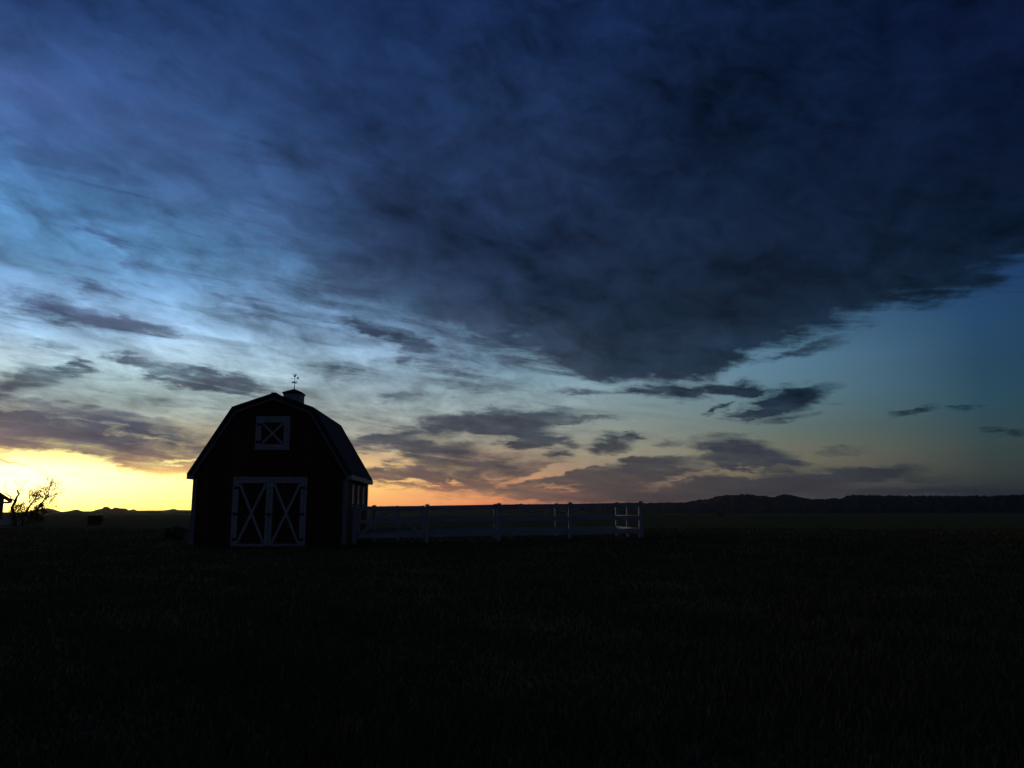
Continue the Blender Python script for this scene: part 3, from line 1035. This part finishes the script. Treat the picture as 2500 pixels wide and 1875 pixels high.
def lump(name, c, sx, sy, h, m, label, cat, seed, kind=None):
    n, k = 34, 9
    vs, fs = [], []
    for j in range(k + 1):
        t = j / k
        for i in range(n):
            a = 2 * math.pi * i / n
            w = 1 + .22 * math.sin(3 * a + seed) + .1 * math.sin(7 * a + 2 * seed) + .05 * rnd.uniform(-1, 1)
            r = (1 - t) * w
            z = h * (1 - (1 - t) ** 2) * (1 + .12 * math.sin(5 * a + seed * 2 + 4 * t)) - .08
            vs.append((sx * r * math.cos(a), sy * r * math.sin(a), z + rnd.uniform(-.03, .03) * h))
    for j in range(k):
        for i in range(n):
            fs.append((j * n + i, j * n + (i + 1) % n, (j + 1) * n + (i + 1) % n, (j + 1) * n + i))
    mb = MB()
    mb.add(vs, fs)
    o = mb.build(name, m)
    o.location = c
    tag(o, label, cat)
    return o


c = at(6, 1273, 92)
lump('gravel_mound', (c.x, c.y, 0), 2.1, 1.6, .62, M_STONE, 'pale low mound of gravel below the house at the left edge', 'mound', 1.3)


# ------------------------------------------------------------------ trees
def limb(mb, p, d, length, r, depth, tips, spreadv=0.5, up=0.12, minr=.004):
    n = 5
    pts, rads = [p.copy()], [r]
    q = p.copy()
    dd = d.normalized()
    for i in range(n):
        dd = (dd + Vector((rnd.gauss(0, .13), rnd.gauss(0, .13), rnd.gauss(0, .10) + up * .4))).normalized()
        q = q + dd * (length / n)
        pts.append(q.copy())
        rads.append(max(minr, r * (1 - .55 * (i + 1) / n)))
    mb.tube(pts, rads, 5 if depth > 1 else 4)
    if depth <= 0:
        tips.append(q.copy())
        return
    kids = rnd.choice((2, 3, 3))
    for k in range(kids):
        j = rnd.choice((2, 3, 4, 5)) if k else 5
        a = Vector((rnd.gauss(0, 1), rnd.gauss(0, 1), rnd.gauss(.25, .6))).normalized()
        nd = (dd + a * spreadv).normalized()
        limb(mb, pts[j], nd, length * rnd.uniform(.55, .8), rads[j] * .72, depth - 1, tips, spreadv, up, minr)
    for t_ in range(2):
        tips.append(pts[rnd.choice((3, 4, 5))].copy())


def leaves(points, rad, count, size):
    vs, fs = [], []
    for p in points:
        for _ in range(count):
            o = Vector((rnd.gauss(0, rad), rnd.gauss(0, rad), rnd.gauss(0, rad * .8)))
            c = p + o
            a = Vector((rnd.gauss(0, 1), rnd.gauss(0, 1), rnd.gauss(0, 1))).normalized()
            b = a.orthogonal().normalized()
            s_ = size * rnd.uniform(.6, 1.4)
            i = len(vs)
            vs += [c - a * s_, c + b * s_ * .45, c + a * s_, c - b * s_ * .45]
            fs.append((i, i + 1, i + 2, i + 3))
    mb = MB()
    mb.add(vs, fs)
    return mb


TY = 82.0
K = TY / 1960.0                       # metres per photo pixel there


def tree_pts(pts, base):
    """photo-traced limb (x, y) -> local metres around the tree's foot, with some depth"""
    out = []
    for k, (x, y) in enumerate(pts):
        p = at(x, y, TY) - base
        p.y = math.sin(k * 1.7 + x) * .25
        out.append(p)
    return out


# bare tree
b1 = at(33, 1284, TY)
b1.z = gz(b1.x, b1.y)
t1 = empty('bare_tree', (b1.x, b1.y, b1.z))
tag(t1, 'thin bare forked tree standing next to the house eave', 'tree')
tr = MB()
tips = []
main = tree_pts([(33, 1288), (32, 1262), (32, 1240), (34, 1224), (38, 1214), (43, 1206), (45, 1196)], b1)
tr.tube(main, [.20, .17, .15, .13, .10, .08, .06], 7)
sub = tree_pts([(34, 1222), (29, 1218), (23, 1213), (19, 1206), (16, 1201)], b1)
tr.tube(sub, [.085, .07, .055, .04, .025], 6)
for chain, r0 in (([(45, 1197), (50, 1191), (54, 1188), (62, 1182)], .032), ([(50, 1191), (50, 1187), (48, 1185)], .016),
                  ([(43, 1206), (48, 1204), (52, 1203)], .02), ([(16, 1201), (14, 1197), (12, 1194)], .012), ([(40, 1210), (44, 1209), (47, 1209)], .015)):
    pp = tree_pts(chain, b1)
    tr.tube(pp, [1.25 * r0 * (1 - .6 * i / (len(pp) - 1)) for i in range(len(pp))], 5)
    limb(tr, pp[-1], (pp[-1] - pp[-2]), .40, max(.018, r0 * .4), 2, tips, .7, .1, .012)
    limb(tr, pp[1], Vector((rnd.gauss(0, .7), 0, 1)), .4, .012, 1, tips, .8, .1, .008)
tr.build('trunk', M_BARK, t1)
low = [tree_pts([p], b1)[0] for p in ((38, 1236), (42, 1240), (46, 1244), (50, 1238), (54, 1242), (40, 1246), (52, 1247), (26, 1247), (28, 1250), (46, 1236), (36, 1249), (58, 1249))]
leaves(low + [p + Vector((.15, 0, .2)) for p in low] + [p + Vector((0, 0, -.5)) for p in low] + [p + Vector((.3, 0, -1)) for p in low], .20, 26, .075).build('crown', M_LEAF, t1)

# leaning tree with tufts of foliage
b2 = at(58, 1286, TY)
b2.z = gz(b2.x, b2.y)
t2 = empty('leaning_tree', (b2.x, b2.y, b2.z))
tag(t2, 'bushy leaning tree with half-bare branches right of the forked bare tree', 'tree')
tr = MB()
tips = []
stems = [
    ([(56, 1288), (58, 1262), (66, 1244), (76, 1233), (86, 1222), (94, 1214)], .12),
    ([(76, 1233), (73, 1226), (75, 1219), (79, 1214)], .035),
    ([(73, 1226), (70, 1219), (68, 1213)], .018),
    ([(86, 1222), (92, 1210), (94, 1202)], .05),
    ([(94, 1214), (98, 1208), (102, 1200), (103, 1196)], .03),
    ([(70, 1260), (88, 1244), (100, 1230), (108, 1220), (115, 1211), (122, 1204)], .09),
    ([(108, 1220), (111, 1207), (117, 1196), (121, 1186), (123, 1180)], .035),
    ([(122, 1204), (130, 1198), (137, 1195)], .016),
    ([(112, 1215), (124, 1213), (132, 1210), (139, 1207)], .018),
    ([(100, 1246), (114, 1236), (118, 1226), (123, 1221)], .02),
    ([(104, 1244), (118, 1230), (128, 1234)], .016),
    ([(86, 1222), (84, 1213), (82, 1209)], .02),
    ([(119, 1189), (124, 1189), (126, 1186)], .010),
]
for pts_, r0 in stems:
    pp = tree_pts(pts_, b2)
    tr.tube(pp, [max(.012, 1.15 * r0 * (1 - .62 * i / (len(pp) - 1))) for i in range(len(pp))], 6)
    limb(tr, pp[-1], (pp[-1] - pp[-2]), .42, max(.020, r0 * .3), 2, tips, .75, .1, .013)
    for q_ in range(7):
        j_ = rnd.randrange(len(pp) // 3, len(pp))
        limb(tr, pp[j_], Vector((rnd.gauss(.35, .7), rnd.gauss(0, .4), rnd.gauss(.8, .5))), rnd.uniform(.4, .8), .022, 1, tips, .9, .15, .012)
    limb(tr, pp[len(pp) // 2], (pp[-1] - pp[-2]) + Vector((rnd.uniform(-.2, .2), 0, .1)), .40, max(.009, r0 * .22), 1, tips, .9, .1, .005)
tr.build('trunk', M_BARK, t2)
cl = [((97, 1234), 3.4, 60), ((101, 1230), 2.6, 40), ((106, 1236), 2.6, 36), ((92, 1240), 3, 50), ((84, 1246), 3.4, 46), ((104, 1244), 3.2, 46),
      ((92, 1204), 1.5, 30), ((93, 1211), 1.9, 34), ((98, 1209), 1.8, 28), ((101, 1214), 1.8, 24), ((90, 1218), 1.8, 28), ((84, 1224), 1.6, 20),
      ((77, 1210), 1.1, 12), ((82, 1209), 1.1, 12), ((84, 1218), 1.3, 16), ((118, 1210), 1.4, 22), ((115, 1213), 1.2, 16), ((108, 1219), 1.6, 22),
      ((112, 1206), 1.0, 9), ((76, 1250), 3, 40), ((66, 1252), 2.4, 26), ((70, 1262), 5, 80), ((92, 1258), 6, 110), ((112, 1250), 3, 24), ((78, 1270), 6, 90), ((100, 1268), 5, 80)]
allm = MB()
for (p, rpx, cnt) in cl:
    q = tree_pts([p], b2)[0]
    mm = leaves([q], rpx * K * (1.25 if p[1] < 1226 else 1.0), int(cnt * (2.5 if p[1] < 1226 else 4)), .055)
    allm.add(mm.v, mm.f)
allm.build('crown', M_LEAF, t2)


# ------------------------------------------------------------------ shrubs
def shrub(px, py, wpx, hpx, label, cnt=260, two=False, nl=40):
    Y = CAM_H / (-ray(px, py)[2])
    c = at(px, py, Y)
    k = Y / 1960.0
    e = empty('shrub', (c.x, Y, gz(c.x, Y)))
    tag(e, label, 'shrub', 'dark shrubs in the meadow')
    w, h = wpx * k, hpx * k
    st = MB()
    tips_ = []
    for s_ in range(5):
        limb(st, Vector((rnd.uniform(-.03, .03) * w, 0, -.05)), Vector((rnd.uniform(-.7, .7), rnd.uniform(-.3, .3), 1)), h * .55, .03 * h, 1, tips_, .6, .1)
    st.build('stem', M_BARK, e)
    pts_ = []
    for _ in range(cnt // 6):
        u_, v_ = rnd.uniform(-.44, .44), rnd.uniform(.12, .92)
        if two and abs(u_) < .14 and v_ < .4:
            continue
        pts_.append(Vector((u_ * w, rnd.uniform(-.3, .3) * w, v_ * h)))
    leaves(pts_, .07 * h, nl, .07 * h).build('foliage', M_LEAF, e)


shrub(231, 1284, 37, 25, 'squat dark shrub in the open meadow between the trees and the barn', 420, True)
shrub(424, 1322, 42, 36, 'low shrub just left of the barn wall', 420, nl=12)
shrub(1760, 1262, 20, 9, 'small dark shrub on the right below the first rise of the hills', 160)
shrub(2057, 1255, 22, 8, 'small dark shrub on the far right below the flat-topped hill', 160)

# ------------------------------------------------------------------ evening air
hz = bpy.data.materials.new('haze')
hz.use_nodes = True
hn = hz.node_tree
hn.nodes.clear()
ho = hn.nodes.new('ShaderNodeOutputMaterial')
pv = hn.nodes.new('ShaderNodeVolumePrincipled')
pv.inputs['Color'].default_value = (.9, .92, .95, 1)
pv.inputs['Density'].default_value = 0.00007
pv.inputs['Anisotropy'].default_value = 0.8
hn.links.new(pv.outputs[0], ho.inputs['Volume'])
HB = MB().box(-2600, 2600, -400, 2600, -3.0, 60).build('haze', hz)
HB['kind'] = 'stuff'
tag(HB, 'thin evening haze lying over the whole meadow', 'haze')
sc.cycles.volume_bounces = 0
#END_GEO
